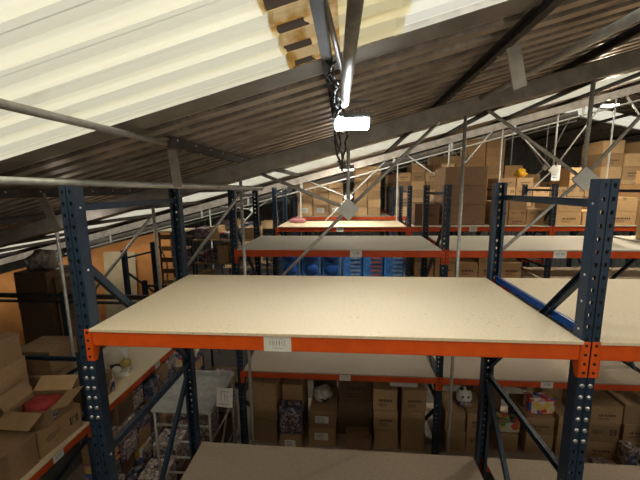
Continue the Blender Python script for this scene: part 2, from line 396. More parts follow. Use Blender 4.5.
while x < XR - .01:      # the far gable wall: upright box-rib sheeting
    x2 = min(x + .3, XR)
    for i, (u0, u1, d0, d1) in enumerate(((0, .16, 0, 0), (.16, .2, 0, .05), (.2, .26, .05, .05), (.26, .3, .05, 0))):
        p, q = min(x + u0, XR), min(x + u1, XR)
        if q - p > 1e-4: m.face([(p, 17 - d0, FLOOR), (q, 17 - d1, FLOOR), (q, 17 - d1, roofz(q) + .05), (p, 17 - d0, roofz(p) + .05)])
    x = x2
structure(m.build('wall_back', M['wall']))
# orange partition at the low side
m = MB()
for y in (6.55, 6.7): m.face([(-8.9, y, FLOOR), (-3.2, y, FLOOR), (-3.2, y, roofz(-3.2) - .5), (-8.9, y, roofz(-8.9) - .5)])
m.face([(-3.2, 6.55, FLOOR), (-3.2, 6.7, FLOOR), (-3.2, 6.7, roofz(-3.2) - .5), (-3.2, 6.55, roofz(-3.2) - .5)]); m.face([(-8.9, 6.55, roofz(-8.9) - .5), (-3.2, 6.55, roofz(-3.2) - .5), (-3.2, 6.7, roofz(-3.2) - .5), (-8.9, 6.7, roofz(-8.9) - .5)])
structure(m.build('wall_partition', M['wall_orange']))

# purlins (along the hall, under the sheets), with their bolt heads
PURL = [(-7.4, 'lowest of all, at the eave'), (-6.0, 'next to the lowest, near the eave'), (-4.75, 'second above the eave'), (-3.5, 'third above the eave, over the orange wall'), (-2.25, 'over the low-side racking'), (-1.05, 'just left of the near post top'),
        (.29, 'over the left end of the near shelf'), (1.40, 'beside the bright lamp over the near shelf'), (2.46, 'over the right end of the near shelf'), (3.75, 'next above the one over the near shelf end'), (5.1, 'high on the slope'), (6.5, 'second below the ridge'), (7.9, 'just below the ridge')]
_b = MB().dome((0, 0, 0), .010, 8, 0, (0, 0, -1)).build('bolt', M['tube_pale']); BOLT = _b.data; bpy.data.objects.remove(_b)
for x, w in PURL:
    mb = MB(); z = roofz(x) - .042
    mb.channel((x, 0.48 if x == .29 else -2.6, z), (x, 17, z), .04, .07)
    o = mb.build('roof_purlin', M['steel_dark']); tag(o, 'dark steel roof purlin, ' + w, 'purlin', 'roof purlins')
    if -2 < x < 4:
        y = .55 if x > 0 else -.3; k = 0
        while y < 4.5:
            b = bpy.data.objects.new('bolt', BOLT); COL.objects.link(b); b.parent = o
            b.location = (x + .01, y, z - .035) if k % 2 else (x + .041, y, z + .012)
            if k % 2 == 0: b.rotation_euler = (0, math.radians(-90), 0)
            y += .14; k += 1
for x, w in [(10.6, 'just past the ridge'), (12.2, 'second past the ridge'), (13.8, 'third past the ridge'), (15.4, 'fourth past the ridge')]:
    mb = MB(); z = roofz(x) - .042; mb.channel((x, -2.6, z), (x, 17, z), .05, .095)
    tag(mb.build('roof_purlin', M['steel_dark']), 'dark steel purlin on the far roof slope, ' + w, 'purlin', 'roof purlins')

# trusses
def truss(Y, label, tube, detail, x_to=RIDGE):
    t = empty('roof_truss', (0, Y, 0)); tag(t, label, 'roof truss')
    mb = MB(); dz = -.19
    mb.bar((XL, 0, roofz(XL) + dz), (x_to, 0, roofz(x_to) + dz), .07, .15); mb.build('top_chord', M['steel_band'], t)
    mb = MB(); mb.bar((XL, .03, roofz(XL) - .108), (x_to, .03, roofz(x_to) - .108), .06, .016); mb.build('chord_flange', M['steel_dark'], t)
    if not detail:
        MB().tube((-6, 0, roofz(-6) - .44), (x_to, 0, roofz(x_to) - .44), .02, 8).build('lower_chord', tube, t)
        for px_, _w in PURL:
            if -6 < px_ < x_to: MB().bar((px_ + .1, -.02, roofz(px_ + .1) - .46), (px_ + .1, -.02, roofz(px_ + .1) - .14), .05, .012, 0, (0, 1, 0)).build('cleat', tube, t)
    gx = [1.5 + 2.3 * k for k in range(-1, 4)]
    for g in gx:
        if g < 0 and Y < 2:
            MB().tube((-.66, 0, -.6), (-.66, 0, .6), .017, 8).build('hanger_pole', tube, t); MB().tube((.36, .02, .78), (-.6, .02, -.40), .018, 8).build('web_tube', tube, t)
            MB().tube((-.70, .02, .5), (-1.75, .02, -.65), .018, 8).build('web_tube', tube, t); MB().tube((-1.85, 0, FLOOR + .02), (-1.85, 0, .33), .017, 8).build('hanger_pole', tube, t)
            continue
        zt = roofz(g) - .24; gz = RZ - .9 + .122 * (g - 1.5) + .01
        h = g + 1.15; l = g - 1.15; zl = roofz(l) - .25; zh = roofz(h) - .25
        if h > x_to: zh = roofz(x_to) - .25; h = x_to
        base = FLOOR + .02
        MB().tube((l, 0, base), (l, 0, zl + .06), .017, 8).build('hanger_pole', tube, t)
        MB().tube((g, 0, gz), (g, 0, zt + .06), .019, 8).build('king_strut', tube, t)
        MB().tube((g, 0, gz), (l + .22, .02, zl + .03), .018, 8).build('web_tube', tube, t)
        MB().tube((g, .01, gz), (h - .18, .01, zh), .018, 8).build('web_tube', tube, t)
        MB().tube((g, .01, gz), (g - .85, .01, gz - .86), .017, 8).build('web_tube', tube, t)
        pl = MB(); r = .085
        pl.box((-r, -.012, -r), (r, .012, r)); o = pl.build('gusset_plate', M['gusset'], t, (g, -.03, gz)); o.rotation_euler = (0, math.radians(42), 0)
    return t
M['gusset'] = mat('painted gusset plate', (.62, .63, .61), .5, .1, (.55, .55, .53), 12)
truss(1.8, 'nearest tube roof truss, with square gusset plate below the bright lamp', M['tube_pale'], 1)
truss(6.3, 'middle tube roof truss, over the second empty aisle beyond the near shelf', M['tube_pale'], 0)
truss(10.8, 'farthest tube roof truss, under the far skylight strip', M['tube_pale'], 0)
# loose tubes below the purlins
def pole(name, a, b, r, material, label, cat='tube', n=12):
    return tag(MB().tube(a, b, r, n).build(name, material), label, cat)
pole('brace_tube', (.275, -1.2, 1.10), (.285, .62, 1.10), .0185, M['tube'], 'long grey tube under the cream skylight, crossing it low on the left', 'brace tube')
pole('brace_tube', W(-30, 179.5, Y=-.12), W(262, 188.5, Y=1.76), .023, M['tube_pale'], 'grey tube passing level over the left post tops', 'brace tube')
_a, _b = W(665, 1, Y=-.10), W(482, 98, Y=1.76)
pole('brace_tube', _a + (_a - _b) * .7, _b, .025, M['tube_pale'], 'pale tube rising to the top right above the right post', 'brace tube')
pole('brace_tube', (1.53, -.62, 1.415), (1.475, .28, 1.265), .028, M['tube'], 'thick overhead tube that carries the bright lamp', 'lamp tube', 16)
pole('brace_tube', (1.41, -.62, 1.42), (1.475, -.02, 1.33), .012, M['tube'], 'thin slanting tube beside the thick lamp tube', 'brace tube')
def strip(a, b, w, label):
    return tag(MB().bar(a, b, w, .012, 0, (0, 1, 0)).build('hanger_strip', M['steel_band']), label, 'hanger strip', 'flat steel hangers under the purlins')
strip(W(172, 150, Y=.75), W(178, 187, Y=.8), .07, 'flat steel hanger between the left purlin and the level tube')
strip(W(513, 46, Y=.35), W(520, 88, Y=.40), .075, 'flat steel hanger beside the pale rising tube')
strip((-1.05, .86, roofz(-1.05) - .05), (-.98, .9, .46), .07, 'flat steel hanger behind the left post top')

# lamps
def lamp(loc, label, lens, w=.2, tilt=0.5, rz=0, group='LED floodlights'):
    t = empty('floodlight', loc, rz); tag(t, label, 'floodlight', group)
    hb = MB(); hb.box((-w / 2 - .015, -.03, 0), (w / 2 + .015, .075, .04), 0, .006)
    for i in range(9):
        x = -w / 2 + w * i / 8; hb.box((x - .003, -.02, .04), (x + .003, .065, .06))
    h = hb.build('housing', M['lamp_grey'], t); h.rotation_euler = (tilt, 0, 0)
    le = MB(); le.box((-w / 2, -.022, -.012), (w / 2, .067, -.0005), 0, .003); l = le.build('lens', lens, t); l.rotation_euler = (tilt, 0, 0)
    br = MB(); br.bar((-w / 2 - .02, .02, .01), (-w / 2 - .02, .02, .11), .006, .025); br.bar((w / 2 + .02, .02, .01), (w / 2 + .02, .02, .11), .006, .025); br.bar((-w / 2 - .02, .02, .11), (w / 2 + .02, .02, .11), .025, .006)
    br.build('bracket', M['lamp_grey'], t)
    return t
lamp((1.52, .30, 1.175), 'bright white floodlight hung over the near shelf', M['lens'], .19, -.55)
lamp((1.47, 4.9, 1.16), 'small floodlight seen over the far shelves beside hanging cables', M['lens_mid'], .26, .75)
lamp(tuple(W(611, 105, Y=7.0)), 'far floodlight under the ridge, beside the far skylight', M['lens_far'], .34, -.2)
lamp((6.8, 4.3, 2.35), 'added fill floodlight high on the slope, outside the view', M['lens_far'], .34, -.2)  # out-of-view lamp added to brighten the far side of the hall
a = W(71, 212, Y=1.5); lamp((a.x, 1.5, .60), 'added fill floodlight hidden behind the left near post', M['lens_hidden_fill'], .15, .0)  # lamp added only for its light, kept out of sight
def fill_lamp(x, y, z, label):  # unseen lamp and rod added as fill light for the low goods
    t = lamp((x, y, z), label, M['lens_fill'], .3, .9)
    MB().tube((0, .02, .11), (0, .02, roofz(x) - z - .02), .012, 8).build('fill_lamp_rod', M['tube'], t)
fill_lamp(1.9, -3.3, .40, 'added fill floodlight on a drop rod behind the camera, low side'); fill_lamp(4.2, -3.3, .40, 'added fill floodlight on a drop rod behind the camera, high side')
# cables beside the lamp
m = MB()
for k in range(4):
    q = random.Random(k); pts = []
    for i in range(16):
        t = i / 15; pts.append((1.455 + .03 * math.sin(5 * t + k * 1.7) + .012 * q.uniform(-1, 1) - .01 * k, .22 + 1.5 * t + .03 * k, 1.34 - .30 * t - .10 * math.sin(t * math.pi) * (1 + .4 * k) + .01 * q.uniform(-1, 1)))
    m.path(pts, .007, 6)
for k in range(3):
    q = random.Random(k + 9); pts = [(1.40 + .02 * math.sin(2.2 * i + k) + .005 * i + .012 * k, -.12 + .05 * i, 1.36 - .022 * i + .012 * math.sin(3 * i + 2 * k)) for i in range(9)]; m.path(pts, .006, 6)
tag(m.build('lamp_cable', M['black']), 'tangled black cables hanging behind the bright lamp', 'cable')

# ------------------------------------------------------------------ pallet racking
PW, PD, DEP, TOP = .09, .07, 1.2, .82
def post_mesh(z0, z1):
    """perforated C upright, front at y=0, centred on x=0"""
    mb = MB(); p = .065; n = int((z1 - z0) / p); h = PW / 2
    zs = z1 - n * p
    mb.box((-h, 0, z0), (h, .003, zs)) if zs > z0 else None
    def hole(x0, x1, zc, y):
        cx = (x0 + x1) / 2; za, zb = zc - p / 2, zc + p / 2
        out = [(x0, za), (cx, za), (x1, za), (x1, zc), (x1, zb), (cx, zb), (x0, zb), (x0, zc)]
        rx, rz = .0085, .0125
        inn = [(cx - rx * .6, zc - rz * .8), (cx, zc - rz), (cx + rx * .6, zc - rz * .8), (cx + rx, zc + .002), (cx + rx * .7, zc + rz * .8), (cx, zc + rz), (cx - rx * .7, zc + rz * .8), (cx - rx, zc + .002)]
        k = len(mb.v); mb.v += [(a, y, b) for a, b in out] + [(a, y, b) for a, b in inn] + [(a, y + .006, b) for a, b in inn]
        for i in range(8):
            j = (i + 1) % 8
            mb.f.append((k + i, k + j, k + 8 + j, k + 8 + i)); mb.f.append((k + 8 + i, k + 8 + j, k + 16 + j, k + 16 + i)); mb.mi += [0, 0]; mb.sm += [False, False]
    for i in range(n):
        zc = z1 - (i + .5) * p
        hole(-h + .004, -.004, zc, 0); hole(.004, h - .004, zc, 0)
    # central groove, corner rolls, sides and return lips
    L = [(-h + .004, 0), (-h, .005), (-h, PD), (-h + .022, PD), (-h + .022, PD - .003), (-h + .003, PD - .003), (-h + .003, .006)]
    for q in (1, -1):
        for (ax, ay), (bx, by) in zip(L, L[1:]):
            mb.face([(q * ax, ay, z0), (q * bx, by, z0), (q * bx, by, z1), (q * ax, ay, z1)])
    for (ax, ay), (bx, by) in (((-.004, 0), (-.002, .005)), ((-.002, .005), (.002, .005)), ((.002, .005), (.004, 0))):
        mb.face([(ax, ay, z0), (bx, by, z0), (bx, by, z1), (ax, ay, z1)])
    return mb
POSTS = {}
def post(root, x, y, flip, z0=FLOOR, z1=TOP):
    key = (round(z0, 2), round(z1, 2))
    if key not in POSTS:
        o = post_mesh(*key).build('upright_post', M['blue'], root); POSTS[key] = o.data
    else:
        o = bpy.data.objects.new('upright_post', POSTS[key]); COL.objects.link(o); o.parent = root
    o.location = (x, y, 0)
    if flip: o.rotation_euler = (0, 0, math.pi)
    return o
def dots(name, pts, r, parent, axis, material=None):
    mb = MB()
    for p in pts: mb.dome(p, r, 10, 0, axis)
    return mb.build(name, material or M['zinc'], parent)
def frame(root, x, y, z0=FLOOR, z1=TOP, near=False):
    """one end frame: two posts, braces between them"""
    a = post(root, x, y, False, z0, z1); b = post(root, x, y + DEP, True, z0, z1)
    br = [((.09, .70), (DEP - .05, .70)), ((.09, .34), (DEP - .06, -.80)), ((.07, -.86), (DEP - .05, -.87)), ((DEP - .06, -.95), (.09, -2.15)), ((.07, -2.2), (DEP - .07, -2.2)), ((.09, -2.3), (DEP - .07, -3.4))]
    for (ya, za), (yb, zb) in br:
        if max(za, zb) > z1 - .04: continue
        mb = MB(); mb.channel((x, y + ya, za), (x, y + yb, zb), .03, .042, .003, 0, (0, 1, 0) if False else (0, 0, 1)); mb.build('brace', M['blue'], root)
    if near and x > 0: MB().channel((x + .012, y + .08, .015), (x + .012, y + DEP - .05, .015), .02, .045).build('brace', M['blue_bright'], root)
    if near:
        for z in (.70, .34, -.86): dots('bolt', [(PW / 2, .035, z)], .008, a, (1, 0, 0))
        for z in (.70, .34, .2, .05, -.86): dots('bolt', [(-PW / 2, .035, z)], .007, a, (-1, 0, 0))
    mb = MB(); mb.box((-.07, -.02, z0), (.07, .10, z0 + .008)); mb.build('foot_plate', M['blue'], root, (x, y, 0)); mb = MB(); mb.box((-.07, -.10, z0), (.07, .02, z0 + .008)); mb.build('foot_plate', M['blue'], root, (x, y + DEP, 0))
    return a, b
def beam_obj(root, x0, x1, y, ztop, material, face=-1, label=None, H=.092, label_w=.16, pin=False):
    """box beam between posts x0 and x1 whose visible face looks to -y (face -1) or +y"""
    d = .045; ya, yb = (y, y + d) if face < 0 else (y - d, y)
    mb = MB(); mb.box((x0 + .002, ya, ztop - H), (x1 - .002, yb, ztop), 0, .005); b = mb.build('beam', material, root)
    for q, xe in ((1, x0), (-1, x1)):
        c = MB(); t = .006; zt, zb = ztop + .012, ztop - .185
        yf = y + face * t
        xs = sorted((xe - q * .041, xe + q * .004))
        # front tongue with punched holes drawn as recessed dark discs, and a tapered side cheek
        c.box((xs[0], min(yf, y), zb), (xs[1], max(yf, y), zt), 0, .002)
        s0, s1 = sorted((xe, xe + q * .006))
        inner = .05 if face < 0 else -.05
        k = len(c.v)
        prof_ = [(yf, zt), (y + inner, zt), (y + inner, ztop - H - .02), (y + inner * .35, zb), (yf, zb)]
        c.face([(s0, a, z) for a, z in prof_]); c.face([(s1, a, z) for a, z in prof_])
        for i in range(5):
            a, z = prof_[i]; a2, z2 = prof_[(i + 1) % 5]; c.face([(s0, a, z), (s1, a, z), (s1, a2, z2), (s0, a2, z2)])
        for i, dzz in enumerate((.02, .07, .12, .17)):
            hx = xe - q * .021
            c.tube((hx, yf + face * .0005, zt - dzz), (hx, yf - face * .002, zt - dzz), .0085, 8, 1)
        c.build('connector', [material, M['black']], b)
    if label is not None:
        for lx in label:
            lb = MB(); yf = y + face * .0015; w, hh = label_w, H * .96
            lb.face([(lx - w / 2, yf, ztop - hh - .003), (lx + w / 2, yf, ztop - hh - .003), (lx + w / 2, yf, ztop - .001), (lx - w / 2, yf, ztop - .001)], 0)
            q = random.Random(int(lx * 100)); xx = lx - w * .28
            while xx < lx + w * .3:      # bar strokes of the printed code
                ww = q.choice((.002, .003, .005)) * w / .16; lb.face([(xx, yf - .0006, ztop - hh * .62), (xx + ww, yf - .0006, ztop - hh * .62), (xx + ww, yf - .0006, ztop - hh * .30), (xx, yf - .0006, ztop - hh * .30)], 1); xx += ww + q.choice((.003, .006, .012)) * w / .16
            for i in range(2):
                zz = ztop - hh * (.18 if i == 0 else .80); lb.face([(lx - w * .2, yf - .0006, zz - .002), (lx + w * .22, yf - .0006, zz - .002), (lx + w * .22, yf - .0006, zz), (lx - w * .2, yf - .0006, zz)], 1)
            lb.build('shelf_label', [M['paper'], M['inkgrey']], b)
    return b
def board(x0, x1, y0, y1, ztop, material, label, t=.018, group='chipboard shelf boards'):
    mb = MB(); mb.box((x0, y0, ztop - t), (x1, y1, ztop), 0, .0015); mb.mi = [0] * len(mb.f)
    o = mb.build('shelf_board', [material]); tag(o, label, 'shelf board', group); return o
FX = [-.045, 2.745, 5.535, 8.325]
ROWS = [0, 2.575, 5.15, 7.725, 10.3]
BT = -.018      # beam top under a board whose top is z = 0
LV = -1.77; LV3 = -3.0; K = 1.28
racks = []
RL = ['pallet rack of the nearest row, under the bright lamp, blue posts and orange beams', 'second pallet rack row, across the aisle behind the near shelf', 'third pallet rack row, above the blue film packs', 'fourth pallet rack row, under the far carton wall', 'fifth pallet rack row, farthest, under the tallest cartons']
for r, y in enumerate(ROWS):
    t = empty('pallet_rack', (0, 0, 0)); tag(t, RL[r], 'pallet rack', 'rows of pallet racking'); racks.append(t)
    fx = FX[:3] if r == 0 else FX
    for i, x in enumerate(fx): frame(t, x, y, near=(r == 0))
    for i in range(len(fx) - 1):
        x0, x1 = fx[i] + PW / 2, fx[i + 1] - PW / 2
        mt = M['orange'] if r == 0 else M['red'] if r > 1 else M['orange2'] if 'orange2' in M else M['red']
        lv = [0, LV] + ([LV3] if r in (1,) else []) + ([-1.12] if r == 2 else [])
        for z in lv:
            lab = None
            if z == 0:
                lab = {(0, 0): [W(277.5, 343, Y=0).x], (1, 0): [W(356, 252, Y=y).x], (1, 1): [W(560, 255, Y=y).x], (2, 0): [W(340, 230, Y=y).x], (2, 1): [W(473, 230, Y=y).x]}.get((r, i))
            elif z == LV:
                lab = {(1, 0): [W(345, 376, Y=y).x], (1, 1): [W(547, 384, Y=y).x]}.get((r, i))
            lw = .155 if r == 0 else .155
            beam_obj(t, x0, x1, y, z + BT, mt, -1, lab, label_w=lw); beam_obj(t, x0, x1, y + DEP, z + BT, mt, 1)
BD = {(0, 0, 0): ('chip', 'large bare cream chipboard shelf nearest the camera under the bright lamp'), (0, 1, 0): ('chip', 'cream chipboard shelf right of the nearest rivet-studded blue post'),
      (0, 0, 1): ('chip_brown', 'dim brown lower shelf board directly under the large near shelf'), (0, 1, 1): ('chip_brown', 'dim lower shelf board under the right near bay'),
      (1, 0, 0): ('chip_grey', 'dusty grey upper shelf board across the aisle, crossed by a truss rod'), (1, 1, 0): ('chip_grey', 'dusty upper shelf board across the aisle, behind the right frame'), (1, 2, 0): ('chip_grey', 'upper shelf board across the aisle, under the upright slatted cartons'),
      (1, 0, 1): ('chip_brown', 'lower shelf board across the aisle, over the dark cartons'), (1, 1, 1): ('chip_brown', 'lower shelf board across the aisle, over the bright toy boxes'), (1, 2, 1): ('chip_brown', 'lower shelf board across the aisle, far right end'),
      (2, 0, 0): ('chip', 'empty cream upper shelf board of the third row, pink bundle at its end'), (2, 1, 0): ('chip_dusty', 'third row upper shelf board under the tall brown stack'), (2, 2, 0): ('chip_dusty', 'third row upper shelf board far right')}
for r, y in enumerate(ROWS):
    for i in range(2 if r == 0 else 3):
        x0, x1 = FX[i] + PW / 2 + .006, FX[i + 1] - PW / 2 - .006
        for k, z in enumerate([0, LV]):
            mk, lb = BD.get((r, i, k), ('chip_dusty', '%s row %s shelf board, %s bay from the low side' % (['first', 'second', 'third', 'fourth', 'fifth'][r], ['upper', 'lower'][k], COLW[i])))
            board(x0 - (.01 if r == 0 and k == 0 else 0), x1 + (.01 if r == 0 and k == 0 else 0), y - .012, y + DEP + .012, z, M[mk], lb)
        if r == 1: board(x0, x1, y - .005, y + DEP + .005, LV3, M['chip_brown'], 'lowest shelf board across the aisle holding cartons, %s bay from the low side' % COLW[i])
        if r == 2: board(x0, x1, y - .005, y + DEP + .005, -1.12, M['chip_brown'], 'third row middle shelf board, %s bay from the low side' % COLW[i])
# bright studs under the connectors of the near posts
for px, zt in ((-.045, -.2525), (2.745, -.2525)):
    t = racks[0]
    for k in range(6):
        for q in (-1, 1):
            MB().dome((px + q * .0205, -.001, zt - k * .065), .0125, 12, 0, (0, -1, 0)).build('stud', M['zinc'], t)

# low-side rack, standing across: its beams run along the hall at X = -1.4
LX = -1.4; LZ = -1.77
lr = empty('pallet_rack', (LX, 0, 0)); tag(lr, 'low-side pallet rack standing at a right angle to the others, below the near post', 'pallet rack', 'rows of pallet racking')
def lpost(y, x, z1):
    o = post_mesh(FLOOR, z1).build('upright_post', M['blue'], lr); o.location = (x, y, 0); o.rotation_euler = (0, 0, math.pi / 2); return o
LY = [-1.28, 1.47, 4.22]
for y in LY:
    zt = -.95
    lpost(y, 0, zt); b = lpost(y, -1.1, zt); b.rotation_euler = (0, 0, -math.pi / 2)
    for za, zb in ((-1.05, -1.05), (-1.15, -1.7), (-1.95, -1.95), (-2.0, -3.2)):
        MB().channel((-.08, y, za), (-1.02, y, zb), .03, .042).build('brace', M['blue'], lr)
for y in LY:
    for x in (0, -1.1):
        MB().box((x - .07, y - .07, FLOOR), (x + .07, y + .07, FLOOR + .008)).build('foot_plate', M['blue'], lr)
for ya, yb in zip(LY, LY[1:]):
    for z in (LZ, LZ - 1.5):
        for xx in (0, -1.1):
            mb = MB(); x0, x1 = (-.045, 0) if xx == 0 else (-1.1, -1.055)
            mb.box((x0, ya + .05, z - .018 - .092), (x1, yb - .05, z - .018), 0, .005); bm = mb.build('beam', M['red'], lr)
            if xx == 0:
                for q, ye in ((1, ya + .047), (-1, yb - .047)):
                    c = MB(); a_, b_ = sorted((ye - q * .045, ye + q * .004)); c.box((.0005, a_, z - .2), (.007, b_, z - .006), 0, .002); c.box((-.045, min(ye, ye + q * .006), z - .2), (.0, max(ye, ye + q * .006), z - .01), 0, .001)
                    c.build('connector', M['red'], bm)
                if z == LZ:
                    for py in ([2.75] if ya > 0 else [1.0]):
                        lb = MB(); lb.face([(.0015, py - .06, z - .105), (.0015, py + .06, z - .105), (.0015, py + .06, z - .02), (.0015, py - .06, z - .02)])
                        for i in range(6): lb.face([(.002, py - .03 + .01 * i, z - .07), (.002, py - .026 + .01 * i, z - .07), (.002, py - .026 + .01 * i, z - .05), (.002, py - .03 + .01 * i, z - .05)], 1)
                        lb.build('shelf_label', [M['paper'], M['inkgrey']], bm)
for ya, yb, w in ((LY[0], LY[1], 'under the piled brown cartons'), (LY[1], LY[2], 'with the printed display card')):
    mb = MB(); mb.box((LX - 1.11, ya + .055, LZ - .018), (LX + .012, yb - .055, LZ)); tag(mb.build('shelf_board', M['chip']), 'low-side shelf board ' + w, 'shelf board', 'chipboard shelf boards')
    mb = MB(); mb.box((LX - 1.11, ya + .055, LZ - 1.5 - .018), (LX + .012, yb - .055, LZ - 1.5)); tag(mb.build('shelf_board', M['chip_brown']), 'low-side lower shelf board holding toy packs, ' + w.replace('under', 'below').replace('with', 'below'), 'shelf board', 'chipboard shelf boards')

# the free blue end frame and shelving beyond the near shelf, low side
a = W(128, 275, Y=4.2); fr = empty('rack_stand', (a.x, 4.2, 0)); tag(fr, 'short blue rack stand standing before the orange wall', 'rack stand')
for y in (0, .95):
    o = post_mesh(FLOOR, W(125, 250, Y=4.2).z).build('upright_post', M['blue'], fr); o.location = (0, y, 0); o.rotation_euler = (0, 0, math.pi / 2)
for za, zb in ((-.5, -.54), (-.8, -1.5), (-1.6, -1.6)):
    MB().channel((-.03, .04, za), (-.03, .9, zb), .025, .035).build('brace', M['blue'], fr)

a = W(66, 330, Y=3.0); f2 = empty('rack_post', (a.x, 3.0, 0)); tag(f2, 'short blue rack post just left of the near post, behind the piled low-side cartons', 'rack post')
for x in (0,):
    o = post_mesh(FLOOR, W(66, 293, Y=3.0).z).build('upright_post', M['blue'], f2); o.location = (x, 0, 0)
MB().box((-.07, -.03, FLOOR), (.07, .10, FLOOR + .008)).build('foot_plate', M['blue'], f2)

# ------------------------------------------------------------------ cartons
def carton_mesh(open_gap=.012):
    mb = MB(); mb.box((-.5, -.5, 0), (.5, .5, .985), 0, .012)
    for q in (-1, 1):     # the two long top flaps with the seam between them
        a, b = sorted((q * .006, q * .497)); mb.box((-.497, a, .983), (.497, b, 1.0), 0)
    mb.box((-.495, -.503, .0), (-.489, -.497, .97), 0)
    return mb
def tape_mesh():
    mb = MB(); mb.face([(-.502, -.07, 1.002), (.502, -.07, 1.002), (.502, .07, 1.002), (-.502, .07, 1.002)])
    for q in (-1, 1): mb.face([(q * .503, -.07, .8), (q * .503, .07, .8), (q * .503, .07, 1.002), (q * .503, -.07, 1.002)])
    return mb
def tape_front_mesh():
    mb = MB(); mb.face([(-.06, -.502, 1.002), (.06, -.502, 1.002), (.06, .502, 1.002), (-.06, .502, 1.002)])
    for q in (-1, 1): mb.face([(-.06, q * .504, .78), (.06, q * .504, .78), (.06, q * .504, 1.002), (-.06, q * .504, 1.002)])
    return mb
def print_mesh(kind):
    mb = MB(); q = random.Random(kind); y = -.5045
    if kind == 1:          # a row of block marks and two short lines
        x = -.26
        while x < .24:
            w = q.choice((.03, .045, .06)); mb.face([(x, y, .42), (x + w, y, .42), (x + w, y, .54), (x, y, .54)]); x += w + .03
        for z in (.30, .22): mb.face([(-.26, y, z), (.08, y, z), (.08, y, z + .025), (-.26, y, z + .025)])
    elif kind == 2:        # handling mark: frame with two arrows
        for a in ((.2, .24, .4, .7), (.36, .4, .4, .7), (.2, .4, .4, .43), (.2, .4, .67, .7)): mb.face([(a[0], y, a[2]), (a[1], y, a[2]), (a[1], y, a[3]), (a[0], y, a[3])])
        for c in (.265, .335): mb.face([(c - .02, y, .58), (c + .02, y, .58), (c, y, .65)]); mb.face([(c - .008, y, .46), (c + .008, y, .46), (c + .008, y, .58), (c - .008, y, .58)])
        for z in (.62, .54, .46): mb.face([(-.34, y, z), (-.34 + q.uniform(.2, .4), y, z), (-.34 + .2, y, z + .03), (-.34, y, z + .03)])
    return mb
def label_mesh():
    mb = MB(); y = -.5045; mb.face([(-.28, y, .30), (.22, y, .30), (.22, y, .72), (-.28, y, .72)], 0)
    for i in range(5): mb.face([(-.23, y - .001, .62 - .07 * i), (.05 + .03 * (i % 3), y - .001, .62 - .07 * i), (.05 + .03 * (i % 3), y - .001, .645 - .07 * i), (-.23, y - .001, .645 - .07 * i)], 1)
    return mb
PROTO = {}
def proto(kind, material):
    """kind: p plain, t tape across, f tape front to back, 1/2 printed, l shipping label"""
    key = (kind, material)
    if key in PROTO: return None
    b = carton_mesh().build('cardboard_carton', M[material])
    for ch in kind:
        if ch == 't': tape_mesh().build('tape', M['tape'], b)
        if ch == 'f': tape_front_mesh().build('tape', M['tape'], b)
        if ch in '12': print_mesh(int(ch)).build('printing', M['ink'], b)
        if ch == 'l': label_mesh().build('shipping_label', [M['paper'], M['inkgrey']], b)
    PROTO[key] = b
    return b
def carton(c, size, label, kind='f', material='card', rz=0, group='cardboard cartons'):
    """c: centre of the base; size: width, depth, height"""
    b = proto(kind, material)
    if b is None: b = copy_tree(PROTO[(kind, material)])
    b.location = c; b.scale = size; b.rotation_euler = (0, 0, rz)
    return tag(b, label, 'carton', group)
def stack(where, x0, y, z, widths, heights, depth, kinds, material='card', group=None, skip=(), adj='brown', jit=.01, h_of=None):
    """a carton wall: columns along X (front face at y), layers upward; every carton an object"""
    x = x0
    for ci, w in enumerate(widths):
        zz = z
        n = h_of[ci] if h_of else len(heights)
        for li in range(n):
            h = heights[li % len(heights)]
            if (ci, li) not in skip:
                col = '%s column from left' % COLW[ci] if len(widths) > 1 else ''
                lay = ('top' if li == n - 1 and n > 1 else ORD[li] + ' layer') if n > 1 else ''
                lb = ' '.join(s for s in (adj, 'carton,', lay + (',' if lay and col else ''), col, where) if s)
                carton((x + w / 2, y + depth / 2 + R.uniform(-jit, jit), zz), (w * .955, depth, h * .985), lb, kinds[(ci * 3 + li) % len(kinds)], material if isinstance(material, str) else material[(ci + li) % len(material)], R.uniform(-.012, .012), group or 'cartons ' + where)
            zz += h * .985 + .0015
        x += w

# -- third row: the tall brown stack, neighbours, and blue film packs
y3 = ROWS[2]
stack('in the tall brown third-row stack', 3.44, y3 + .12, 0, [.86], [.42, .40, .38], .85, ['p', 't', 'p'], 'card_brown', adj='large plain brown')
stack('beside the tall brown stack', 2.86, y3 + .12, 0, [.52], [.46], .8, ['1'], 'card_dark', adj='purple-brown')
stack('behind the right near frame, third row', 4.40, y3 + .15, 0, [.34, .36, .36], [.16, .16, .17], .6, ['1', '2', 'p'], 'card', adj='greyish brown', h_of=[3, 3, 2])
stack('third row, beyond the right near post', 5.62, y3 + .1, 0, [.5, .5, .52, .5, .5], [.28, .27, .26], .8, ['1', 'f', '2'], 'card_light', h_of=[2, 1, 2, 3, 4])
stack('third-row middle shelf beyond right frame', 2.9, y3 + .15, -1.12, [.42, .44, .46, .44, .44], [.34, .33], .7, ['1', 'f', 'l'], 'card', h_of=[2, 2, 1, 2, 1])
